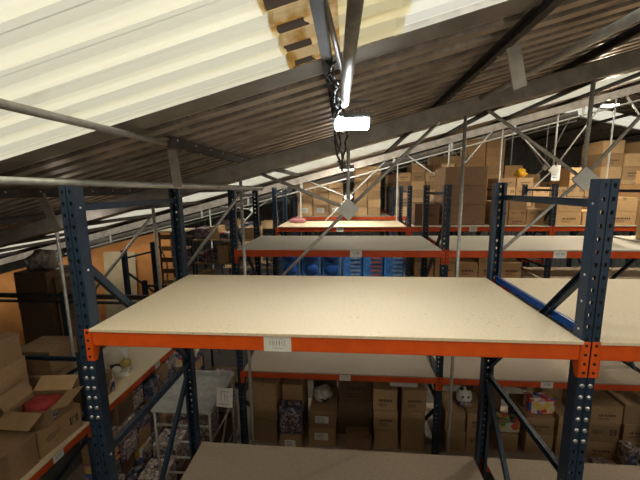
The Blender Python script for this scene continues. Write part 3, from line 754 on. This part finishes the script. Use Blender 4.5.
for i in range(6):
    w = .44; x = .03 + i * (w + .005) + w / 2
    t = empty('film_pack', (x, y3 + .08, -1.12)); roll = i < 3
    tag(t, '%s blue film pack from the low side under the third-row empty shelf, %s' % (COLW[i], 'round bulge showing' if roll else 'layered edges showing'), 'film pack', 'blue film packs')
    mb = MB(); mb.box((-.21, 0, 0), (.21, .7, .70), 0, .025); mb.build('body', M['blue_pack'], t)
    if roll:
        mb = MB(); mb.dome((0, 0, .48), .165, 18, 0, (0, -1, 0), .35); mb.dome((0, 0, .16), .15, 18, 0, (0, -1, 0), .3); mb.build('bulge', M['blue_deep'], t)
        mb = MB(); mb.box((-.21, -.012, .66), (.21, .0, .70)); mb.box((.185, -.012, 0), (.21, 0, .66)); mb.build('film_edge', M['blue_pale'], t)
    else:
        mb = MB()
        for k in range(7): mb.box((-.05 + .02 * (i % 2), -.014, .05 + .09 * k), (.17, 0, .09 + .09 * k))
        mb.build('layer_edge', M['pinkish'] if i == 4 else M['blue_pale'], t)
mb = MB(); mb.lump((0, 0, .06), .20, .12, .06, 0, 14, .18, 5)
o = mb.build('wrapped_bundle', M['pinkish']); o.location = (.33, y3 + .75, 0); tag(o, 'pink wrapped bundle at the end of the third row empty shelf', 'bundle')

# -- fourth and fifth rows: the far carton walls
y4, y5 = ROWS[3], ROWS[4]
stack('far pile behind the empty third-row shelf', .02, y4 + .1, 0, [.46, .46, .42], [.32, .32, .32], .8, ['l', 'p', '1'], 'card_light', adj='large pale', h_of=[3, 3, 3])
stack('far grid wall behind the nearest gusset', 1.66, y4 + .1, 0, [.38, .38], [.235], .8, ['p', 't'], 'card_light', adj='tan', h_of=[6, 6])
stack('fourth row beside the grid wall', 2.85, y4 + .1, 0, [.40, .38, .42, .38, .42, .44], [.24, .25, .23], .8, ['p', '1', 'f'], ['card_light', 'card'], adj='tan', h_of=[5, 6, 5, 6, 6, 5])
stack('fourth row beyond the right frame', 5.62, y4 + .1, 0, [.44, .45, .44, .45, .44, .45], [.25, .26], .8, ['1', 'p', '2'], ['card_light', 'card'], adj='light brown', h_of=[4, 4, 3, 3, 5, 3])
stack('far fifth row above the post tops', 2.9, y5 + .1, 0, [.52, .5, .52, .5, .52], [.62, .32, .3, .32, .3], .8, ['p', 't'], ['card_light', 'card'], adj='orange-brown', h_of=[3, 3, 4, 5, 5])
stack('far fifth row over the brown stack', 5.6, y5 + .1, 0, [.62, .64, .62, .6], [.9, .3, .31, .3, .3, .3], .8, ['p', 't'], 'card_light', adj='orange-brown', h_of=[6, 6, 3, 2])
# timber stands high right behind the rows carry the last piles
def stand(x0, x1, y, z, label):
    t = empty('stillage', ((x0 + x1) / 2, y, FLOOR)); tag(t, label, 'stillage', 'steel stillages behind the rows'); w = (x1 - x0) / 2
    for sx in (-1, 1):
        for sy in (0, 1): MB().box((sx * w - .04, sy * .9 - .04, 0), (sx * w + .04, sy * .9 + .04, z - FLOOR - .1), 0, .004).build('leg', M['blue'], t)
    MB().box((-w - .05, -.06, z - FLOOR - .1), (w + .05, .96, z - FLOOR), 0, .005).build('deck', M['pallet'], t)
for k, (x, y, hh, n) in enumerate([(8.7, 8.6, 6, 3), (8.7, 11.0, 4, 4), (6.4, 13.6, 5, 3)]):
    w = ['nearest', 'middle', 'farthest'][k]; stand(x, x + n * .6, y, .2, w + ' loaded stillage behind the rows, under tan cartons')
    stack('pile on the %s stillage' % w, x, y, .2, [.6] * n, [.37], .85, ['p', '1'], ['card_light', 'card'], adj='tan', h_of=[hh - 1 - ((q + k) % 2) for q in range(n)])
a = W(556, 173, Y=7.79); mb = MB(); mb.box((-.11, -.001, -.2), (.11, .001, .2), 0)
for k in range(5): mb.face([(-.07, -.0016, .15 - .07 * k), (.03 + .02 * (k % 3), -.0016, .15 - .07 * k), (.03 + .02 * (k % 3), -.0016, .175 - .07 * k), (-.07, -.0016, .175 - .07 * k)], 1)
o = mb.build('paper_sign', [M['white_plastic'], M['blue_pack']]); o.location = (a.x, 7.80, a.z); tag(o, 'white paper sign with blue print on the far cartons near the right gusset', 'sign')
mb = MB(); mb.lump((0, 0, .11), .13, .12, .11, 0, 16, .3, 21); o = mb.build('yellow_bag', mat('yellow bag plastic', (.75, .42, .02), .4, 0, (.6, .33, .02), 8)); o.location = (6.28, y4 + .35, 4 * .2515 + .004); tag(o, 'small yellow bag on top of the fourth row cartons', 'bag')
# upright slatted cartons at the right border, on the second row
stack('second row, at the right border', 5.70, ROWS[1] + .3, 0, [.26, .26, .26, .26], [.58], .6, ['1', '2'], 'card_light', adj='tall narrow')
mb = MB(); mb.box((5.69, ROWS[1] + .28, .5745), (6.72, ROWS[1] + .92, .592)); tag(mb.build('cover_board', M['chip']), 'pale board laid over the tall narrow cartons at the right border', 'board')

# -- across the aisle, below: cartons on the lowest board (z = LV3)
g = 'cartons across the aisle under the lower shelf'
yb = ROWS[1]
def px(x, y, Y): return W(x, y, Y=Y).x
def pile(xa, xb, yoff, layers, depth, where, rz=0, materials='card'):
    """xa, xb: photo columns of the pile's front; layers: (height, kind) from the board up"""
    Y = yb + yoff; x0 = px(xa, 420, Y); x1 = px(xb, 420, Y); z = LV3
    for i, (h, k) in enumerate(layers):
        h *= K
        lb = ('top carton ' if i == len(layers) - 1 else 'bottom carton ' if i == 0 else 'middle carton ') + where if len(layers) > 1 else 'carton ' + where
        carton(((x0 + x1) / 2 + R.uniform(-.012, .012), Y + depth / 2, z), (x1 - x0, depth, h), lb, k, materials, rz + R.uniform(-.03, .03), g); z += h + .002
    return (x0 + x1) / 2, Y, z
pile(252, 280, .10, [(.30, 'f'), (.22, 'f'), (.24, 'f')], .62, 'of the slumped pile nearest the paper sheet', -.12)
pile(283, 303, .16, [(.26, 'l'), (.24, 'f'), (.22, 'f')], .6, 'of the pile behind the dark printed pack')
pile(309, 336, .10, [(.22, 'l'), (.21, 'l')], .6, 'with white label, under the wrapped grey bundle')
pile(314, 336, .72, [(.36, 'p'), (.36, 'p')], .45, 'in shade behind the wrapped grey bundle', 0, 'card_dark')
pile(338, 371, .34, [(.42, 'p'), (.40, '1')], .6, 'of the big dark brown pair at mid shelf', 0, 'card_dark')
pile(346, 371, .05, [(.14, 'p')], .25, 'low and flat in front of the big dark brown pair')
pile(374, 398, .08, [(.25, 'p'), (.24, '1'), (.25, '1')], .6, 'of the double printed pile left of its toy tray')
pile(402, 426, .08, [(.25, 'p'), (.24, 'f'), (.26, '1')], .6, 'of the double printed pile next to the second row post')
pile(446, 466, .10, [(.26, 'p'), (.24, 'f')], .5, 'just right of the second row post, under the pale toy pack')
pile(468, 488, .14, [(.25, '2'), (.22, '1')], .5, 'with dark printing, beside the pale toy pack')
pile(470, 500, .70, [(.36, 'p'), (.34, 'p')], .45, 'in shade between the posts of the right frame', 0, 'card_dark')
pile(500, 520, .16, [(.22, 'p')], .5, 'under the yellow printed pack')
pile(528, 556, .16, [(.23, 'p'), (.21, '1')], .55, 'under the red and white toy box')
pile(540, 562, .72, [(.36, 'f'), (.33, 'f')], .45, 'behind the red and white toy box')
pile(560, 576, .16, [(.25, 'p'), (.22, 'f')], .5, 'hidden half behind the studded right post')
pile(590, 622, .12, [(.20, '1'), (.22, '2'), (.21, '1')], .6, 'of the labelled pile right of the studded post')
pile(624, 652, .14, [(.22, 'l'), (.20, '1'), (.22, 'f')], .6, 'of the pile at the right border below the shelf')
pile(600, 640, .80, [(.38, 'f'), (.38, 'f')], .38, 'at the back of the right bay, tops open to view')

def toybox(c, size, label, art, rz=0, group='printed toy packs', lip=None):
    t = empty('toy_pack', c, rz); tag(t, label, 'toy pack', group); w, d, h = size
    mb = MB(); mb.box((-w / 2, -d / 2, 0), (w / 2, d / 2, h), 0, min(.01, w * .05)); mb.build('box', M[art], t)
    mb = MB(); mb.box((-w * .42, -d / 2 - .006, h * .1), (w * .42, -d / 2 + .001, h * .82), 0, .002); mb.build('window_panel', M[lip or 'art_dark'], t)
    mb = MB(); mb.box((-w * .12, -.012, h), (w * .12, .012, h + .035), 0, .004); mb.build('hang_tab', M[lip or 'white_plastic'], t)
    return t
def at(x, y, z): return (x, y, z)
def base(xa, xb, Y): return (px(xa, 420, Y) + px(xb, 420, Y)) / 2, px(xb, 420, Y) - px(xa, 420, Y)
cx, w = base(281, 302, yb + .02); toybox((cx, yb + .02, LV3 + K * .24), (w, .2, .40), 'dark blue printed toy pack before the second carton pile', 'art_dark', 0, lip='art_purple')
carton((cx, yb + .03, LV3), (w, .24, .236 * K), 'small carton under the dark blue printed toy pack', 'l', 'card', 0, g)
cx, w = base(285, 302, yb + .3); toybox((cx, yb + .42, LV3 + K * .7265), (w, .2, .06), 'flat teal toy pack on the second carton pile', 'green', lip='art_pale')
mb = MB(); cx, w = base(313, 332, yb + .3); mb.lump((0, 0, .11), w / 2, .16, .11, 0, 16, .12, 3); o = mb.build('wrapped_bundle', M['film']); o.location = (cx, yb + .38, LV3 + K * .4345); tag(o, 'plastic wrapped grey bundle on a labelled carton', 'bundle')
mb = MB(); mb.lump((0, 0, .07), w / 2 * .9, .12, .07, 0, 14, .08, 4); c = mb.build('contents', M['black'], o, (0, -.035, .015))
# toy tray on the double pile
cx, w = base(388, 414, yb + .3); t = empty('toy_tray', (cx, yb + .25, LV3 + K * .755)); tag(t, 'white toy tray with little figures on the double carton pile', 'toy tray')
mb = MB(); mb.box((-w / 2, -.1, 0), (w / 2, .1, .012)); mb.box((-w / 2, -.1, .012), (w / 2, -.094, .055)); mb.box((-w / 2, .094, .012), (w / 2, .1, .055)); mb.build('tray', M['white_plastic'], t)
for k, mm in enumerate(('pinkish', 'cream', 'green', 'gold')): MB().lump((-w * .35 + k * w * .23, 0, .06), .035, .035, .05, 0, 10, .12, k).build('figure', M[mm], t)
# pale face shaped pack
cx, w = base(454, 470, yb + .3); t = empty('toy_pack', (cx, yb + .28, LV3 + K * .506)); tag(t, 'pale rounded toy pack with two dark spots, right of the second row post', 'toy pack')
MB().lump((0, 0, .13), w * .5, .07, .13, 0, 18, .03, 1).build('body', M['white_plastic'], t)
mb = MB()
for q in (-1, 1): mb.dome((q * w * .17, -.066, .15), .018, 10, 0, (0, -1, .1)); mb.dome((q * w * .2, -.02, .25), .03, 8, 0, (0, -.3, 1))
mb.build('spots', M['ink'], t); MB().box((-w * .42, -.072, .0), (w * .42, -.05, .075), 0, .004).build('printed_band', M['art_purple'], t)
cx, w = base(524, 550, yb + .3); toybox((cx, yb + .3, LV3 + K * .4465), (w, .16, .25), 'red and white printed toy box on a carton behind the blue brace', 'art_bright', .05, lip='art_bright')
cx, w = base(496, 520, yb + .2); toybox((cx, yb + .27, LV3 + K * .2245), (w, .18, .19), 'yellow and red printed pack low between the right frame posts', 'art_yellow', -.05, lip='art_yellow')
cx, w = base(628, 640, yb + .0); toybox((cx, yb + .02, LV3 + K * .05), (w, .16, .26), 'small pale pack standing at the right border below the shelf', 'art_pale')
mb = MB(); mb.box((-.1, -.1, 0), (.1, .1, .062), 0, .004); o = mb.build('cardboard_tray', M['card']); o.location = (cx, yb + .02, LV3); tag(o, 'flat tray under the small pale pack at the right border', 'tray')
cx, w = base(596, 610, yb + .0); mb = MB(); mb.box((-w / 2, -.06, 0), (w / 2, .06, .09), 0, .01); o = mb.build('paper_cup_pack', M['art_pale']); o.location = (cx, yb + .0, LV3); tag(o, 'small white pack at the foot of the labelled pile', 'pack')

# -- paper sheet on the second row post
PAPER = 1; mb = MB(); a = W(218, 406, Z=-1.715); w, h = .19, .235
mb.box((-w / 2, -.0008, -h), (w / 2, .0008, 0), 0)
for p in ((-.045, -.048, .05, -.042), (-.045, -.048, -.039, -.16), (.0, -.06, .006, -.16), (.018, -.16, .05, -.154), (-.065, -.195, .065, -.19), (-.065, -.21, .045, -.205), (.028, -.08, .034, -.14)):
    mb.face([(p[0], -.0013, min(p[1], p[3])), (p[2], -.0013, min(p[1], p[3])), (p[2], -.0013, max(p[1], p[3])), (p[0], -.0013, max(p[1], p[3]))], 1)
o = mb.build('paper_sheet', [M['paper'], M['inkgrey']]); o.location = (a.x + w / 2, a.y, a.z + h); o.rotation_euler = (math.radians(-4), math.radians(3), 0); tag(o, 'white printed paper sheet standing at the right edge of the grey ladder platform', 'paper sheet')

# -- rolling ladder platform in the aisle
pz = -1.72; lx0, lx1, ly0, ly1 = -.78, -.06, 1.58, 2.36
t = empty('platform_ladder', ((lx0 + lx1) / 2, (ly0 + ly1) / 2, FLOOR)); tag(t, 'grey platform ladder with slim rungs standing in the aisle behind the near shelf', 'platform ladder')
H = pz - FLOOR; hx, hy = (lx1 - lx0) / 2, (ly1 - ly0) / 2
mb = MB(); mb.box((-hx, -hy, H - .03), (hx, hy, H), 0, .004); mb.build('platform', M['grey_board'], t)
mb = MB()
for a, b in (((hx, -hy), (hx, hy)), ((-hx, hy), (hx, hy))): mb.bar((*a, H + .02), (*b, H + .02), .02, .05)
mb.build('toe_board', M['grey_board'], t)
for sx in (-1, 1):
    for sy in (-1, 1): MB().tube((sx * (hx - .03), sy * (hy - .03), .04), (sx * (hx - .03), sy * (hy - .03), H - .03), .018, 8).build('leg', M['tube'], t)
for k in range(8):
    z = H - .2 - .21 * k
    MB().tube((-hx + .03, -hy + .03, z), (hx - .03, -hy + .03, z), .013, 8).build('rung', M['tube_pale'], t)
    if k % 2: MB().tube((hx - .03, -hy + .03, z), (hx - .03, hy - .03, z), .012, 8).build('side_rail', M['tube'], t)
MB().tube((hx - .03, -hy + .05, H - 1.1), (hx - .03, hy - .05, H - .1), .013, 8).build('diagonal_stay', M['tube'], t)
for sx in (-1, 1):
    for sy in (-1, 1): MB().tube((sx * (hx - .03) - .012, sy * (hy - .03), .04), (sx * (hx - .03) + .012, sy * (hy - .03), .04), .04, 12).build('castor', M['black'], t)

# -- low-side shelf: display card, small box, piled cartons, open carton
t = empty('display_box', (-1.72, 2.27, LZ), .45); t.scale = (1.2, 1.2, 1.2); tag(t, 'white display box with cream and gold oval print, standing on the low-side shelf', 'display box')
mb = MB(); mb.box((-.13, -.01, 0), (.13, .1, .05)); mb.box((-.14, .08, 0), (.14, .1, .30), 0, .004); mb.bar((-.135, .085, .02), (-.135, .0, .2), .01, .1); mb.build('tray', M['paper'], t)
mb = MB(); mb.lump((0, .055, .20), .10, .03, .12, 0, 18, .02, 2); mb.build('oval_print', M['cream'], t)
mb = MB(); mb.lump((.01, .02, .12), .06, .025, .035, 0, 12, .1, 3); mb.build('dark_print', M['ink'], t)
mb = MB(); mb.lump((.12, .01, .15), .06, .05, .05, 0, 12, .12, 6); mb.build('gold_print', M['gold'], t)
mb = MB(); mb.lump((.02, -.005, .09), .055, .03, .05, 0, 12, .06, 8); mb.build('pale_print', M['white_plastic'], t)
toybox((-1.57, 1.95, LZ), (.11, .1, .17), 'small pale printed pack beside the near post on the low-side shelf', 'art_pale', 1.2)
gl = 'brown cartons piled on the low-side shelf'
def lc(x, y, z, w, d, h, label, kind='f', rz=0, material='card'): return carton((x, y, z), (w, d, h), label, kind, material, rz, gl)
Z = LZ
lc(-1.67, 1.13, Z, .48, .46, .27, 'low-side carton at the shelf edge directly below the open carton', '2', 1.5)
lc(-1.67, .62, Z, .46, .46, .32, 'low-side carton at the shelf edge in the bottom left corner', 'f', .03)
lc(-1.70, 1.78, Z, .40, .36, .30, 'low-side carton at the shelf edge right of the open carton', '1', 1.60)
lc(-2.2, .64, Z, .46, .48, .50, 'low-side carton behind the bottom left corner carton', 'f', .03)
lc(-2.2, .64, Z + .502, .46, .46, .40, 'low-side carton second up at the left border', 'f', -.03)
lc(-2.22, 1.15, Z, .46, .44, .44, 'low-side carton, bottom of the back pile behind the open carton', 't', .03)
lc(-2.22, 1.15, Z + .442, .44, .42, .36, 'low-side carton, second up behind the open carton', 'f', .06)
lc(-2.20, 1.13, Z + .804, .42, .40, .28, 'low-side carton, third up behind the open carton', 'f', -.05)
lc(-2.22, 1.10, Z + 1.086, .26, .24, .2, 'small bright carton topping the back pile behind the open carton', 'p', .1, 'card_light')
lc(-2.22, 1.80, Z, .46, .46, .42, 'low-side carton, bottom of the back pile beyond the open carton', 'p', 0)
lc(-2.20, 1.80, Z + .422, .44, .42, .30, 'low-side carton, top of the back pile beyond the open carton', 'f', .06)
# open carton with red tissue
t = empty('open_carton', (-1.66, 1.13, Z + .2715), .12); tag(t, 'open carton with raised flaps and red tissue on the low-side shelf', 'carton')
w, d, h, q = .40, .36, .17, .006
mb = MB(); mb.box((-w / 2, -d / 2, 0), (w / 2, d / 2, q)); mb.box((-w / 2, -d / 2, q), (-w / 2 + q, d / 2, h)); mb.box((w / 2 - q, -d / 2, q), (w / 2, d / 2, h)); mb.box((-w / 2 + q, -d / 2, q), (w / 2 - q, -d / 2 + q, h)); mb.box((-w / 2 + q, d / 2 - q, q), (w / 2 - q, d / 2, h)); mb.build('body', M['card'], t)
MB().bar((0, d / 2, h), (0, d / 2 + .13, h + .10), w, .006, 0, (0, -.6, 1)).build('flap', M['card_light'], t)
MB().bar((w / 2, 0, h), (w / 2 + .15, .03, h + .03), d * .95, .006).build('flap', M['card'], t)
MB().bar((0, -d / 2, h), (-.02, -d / 2 - .15, h - .07), w * .96, .006).build('flap', M['card'], t)
MB().bar((-w / 2, 0, h), (-w / 2 - .06, 0, h + .14), d * .95, .006, 0, (1, 0, .4)).build('flap', M['card'], t)
MB().lump((0, .02, .10), w * .42, d * .42, .085, 0, 18, .14, 9).build('tissue', M['redpaper'], t)
mb = MB(); mb.box((.201, -.12, .03), (.204, -.04, .16), 0); mb.build('picture_label', M['art_pale'], t)
# dark piles behind, on the floor at the low side
stack('dark floor pile behind the near post', W(22, 330, Y=3.3).x, 3.3, FLOOR, [.62], [.95, .75, .72, .66], .6, ['p', 't'], 'card_dark', adj='large dark', h_of=[4])
zt = FLOOR + (.95 + .75 + .72 + .66) * .985 + 4 * .0015
mb = MB(); mb.lump((0, 0, .17), .28, .2, .17, 0, 20, .2, 11); o = mb.build('wrapped_bundle', M['film']); o.location = (W(22, 330, Y=3.3).x + .32, 3.58, zt - .012); tag(o, 'crumpled clear plastic bundle on top of the dark floor pile', 'bundle')
stack('floor pile left of the near post', W(22, 330, Y=3.3).x + .64, 3.4, FLOOR, [.36], [.95, .75, .72, .56], .5, ['p', 'f'], 'card', adj='tall', h_of=[4])
# -- printed packs on the low-side lower shelf
arts = ['art_purple', 'art_dark', 'art_pale', 'art_purple', 'art_bright']
lw = LZ - 1.5; y = 1.56; k = 0
while y < 3.9:
    w = R.choice((.24, .28, .32)); zz = lw
    for li in range(5):
        h = R.choice((.22, .25, .27)); a = arts[(k + li * 2) % 5]; xo = LX - .15 + R.uniform(-.06, .05); wh = '%s of the %s pile along the low-side bottom shelf' % (('bottom', 'second', 'middle', 'fourth', 'top')[li], COLW[k])
        if (k * 2 + li) % 3 == 0: carton((xo, y + w / 2, zz), (.3, w * .96, h), 'brown carton, ' + wh, ('p', 't')[li % 2], ('card', 'card_dark')[k % 2], R.uniform(-.06, .06), 'packs on the low-side bottom shelf'); zz += h + .002
        else: toybox((xo, y + w / 2, zz), (w * .96, .30, h), a.replace('art_', '') + ' printed pack, ' + wh, a, math.pi / 2 + R.uniform(-.1, .1), 'packs on the low-side bottom shelf', ('art_pale', 'art_purple', 'art_dark')[(k + li) % 3]); zz += h + .037
    y += w + .02; k += 1
carton((LX - .3, 1.1, lw), (.4, .46, .40), 'dark carton on the low-side lower shelf beside the blue post', 'p', 'card_dark', 0, gl); carton((LX - .25, .62, lw), (.44, .4, .36), 'carton below the open carton, on the lower low-side shelf', 'f', 'card', 0, gl)
# packs and wrapped goods in the aisle foot, between rack and ladder
y = 1.55
for k, (x, yy, w, h, a) in enumerate([(-1.1, 2.9, .34, .42, 'art_purple'), (-1.05, 2.35, .36, .38, 'art_pale'), (-.78, 2.95, .3, .5, 'art_purple'), (-1.1, 3.45, .4, .6, 'art_pale'), (-.72, 3.5, .34, .7, 'art_purple'), (-.95, 1.85, .34, .36, 'art_pale')]):
    bw = ['behind the ladder foot', 'beside the ladder foot', 'close behind the ladder', 'farther back by the low-side rack', 'behind the ladder platform', 'nearest, under the near frame brace'][k]
    carton((x, yy, FLOOR), (w + .02, .36, .5), 'floor carton under the aisle pack ' + bw, 'f', 'card_dark', 0, 'floor cartons under aisle packs')
    toybox((x, yy, FLOOR + .5015), (w, .32, h), '%s printed aisle pack %s' % (a.replace('art_', ''), bw), a, .1 * (k % 3 - 1), 'packs standing in the aisle', 'art_purple' if a == 'art_pale' else 'art_pale')

# -- shelving unit with packs beyond the low-side rack (rows continue behind the ladder)
def shelf_unit(loc, w, d, zs, label, material, rz=0):
    t = empty('shelf_unit', loc, rz); tag(t, label, 'shelf unit', 'light shelf units')
    for sx in (-1, 1):
        for sy in (0, 1): MB().box((sx * w / 2 - .02, sy * d - .02, 0), (sx * w / 2 + .02, sy * d + .02, zs[-1] + .02), 0, .003).build('post', M['blue'], t)
    for z in zs: MB().box((-w / 2, 0, z - .025), (w / 2, d, z), 0, .003).build('shelf', M[material], t)
    return t
zs = [FLOOR + .15, FLOOR + .95, FLOOR + 1.6, FLOOR + 2.25, FLOOR + 2.85, FLOOR + 3.35]
for u, (ux, uy, nm) in enumerate([(-.98, 4.9, 'nearer shelf unit'), (-1.2, 7.0, 'farther shelf unit')]):
    shelf_unit((ux, uy, FLOOR), 1.6, .6, [z - FLOOR for z in zs], 'open %s crowded with printed packs, left of the second row end' % nm, 'pallet')
    for li, z in enumerate(zs):
        x = ux - .75; k = 0
        while x < ux + .58 and li > 0:
            w = R.choice((.2, .24, .3)); h = R.uniform(.24, .40) if li < 5 else R.uniform(.15, .3); a = arts[(k * 2 + li) % 5] if (k + li) % 3 else 'card'
            if a == 'card': carton((x + w / 2, uy + .28, z + .0005), (w * .95, .42, h), 'carton %s along %s shelf of the %s' % (COLW[k], ORD[li], nm), 'f', 'card_light', 0, 'goods on the shelf units')
            else: toybox((x + w / 2, uy + .26, z + .0005), (w * .95, .36, h * .86), '%s printed pack %s along %s shelf of the %s' % (a.replace('art_', ''), COLW[k], ORD[li], nm), a, R.uniform(-.08, .08), 'goods on the shelf units', ('art_pale', 'art_dark', 'art_purple')[(k + li) % 3])
            x += w + .012; k += 1
# tiered stack of flat trays in front of the orange wall
t = empty('tray_stack', (-2.28, 5.0, FLOOR)); tag(t, 'slatted tray rack of flat drawers left of the near shelf, before the orange wall', 'tray rack')
for sx in (-1, 1):
    for sy in (0, 1): MB().box((sx * .27 - .015, sy * .5 - .015, 0), (sx * .27 + .015, sy * .5 + .015, 3.50), 0, .002).build('post', M['steel_dark'], t)
for k in range(14):
    z = .1 + .25 * k; mb = MB(); mb.box((-.265, 0, z), (.265, .5, z + .015)); mb.box((-.265, -.012, z), (.265, 0, z + .10)); mb.build('tray', M['card_dark'] if k % 3 else M['card'], t)
mb = MB(); mb.box((-.3, -.03, 3.50), (.3, .53, 3.53), 0, .003); mb.build('top_board', M['beige'], t)
mb = MB(); mb.bar((-2.5, 6.28, FLOOR + .005), (-2.5, 6.50, -.82), .9, .012, 0, (0, -1, 0)); o = mb.build('board_sheet', M['beige'])
o.location = (-2.12, 0, 0); tag(o, 'beige board leaning against the orange wall', 'board')
m = MB(); pts = [(-3.55 + .09 * math.sin(i * .45) + .03 * i, 6.53, -.64 - .11 * i) for i in range(10)]; m.path(pts, .018, 6); tag(m.build('hanging_hose', M['steel_dark']), 'dark hose hanging down the orange wall', 'hose')
# dark tie rail across the low side
for z, w in ((-.93, 'upper'), (-1.03, 'lower')):
    mb = MB(); mb.bar((-7.0, 3.2, z), (-1.75, 3.2, z), .05, .07 if w == 'upper' else .035); tag(mb.build('tie_rail', M['steel_dark']), 'dark horizontal rail in front of the orange wall, %s of the two' % w, 'rail', 'dark rails at the low side')
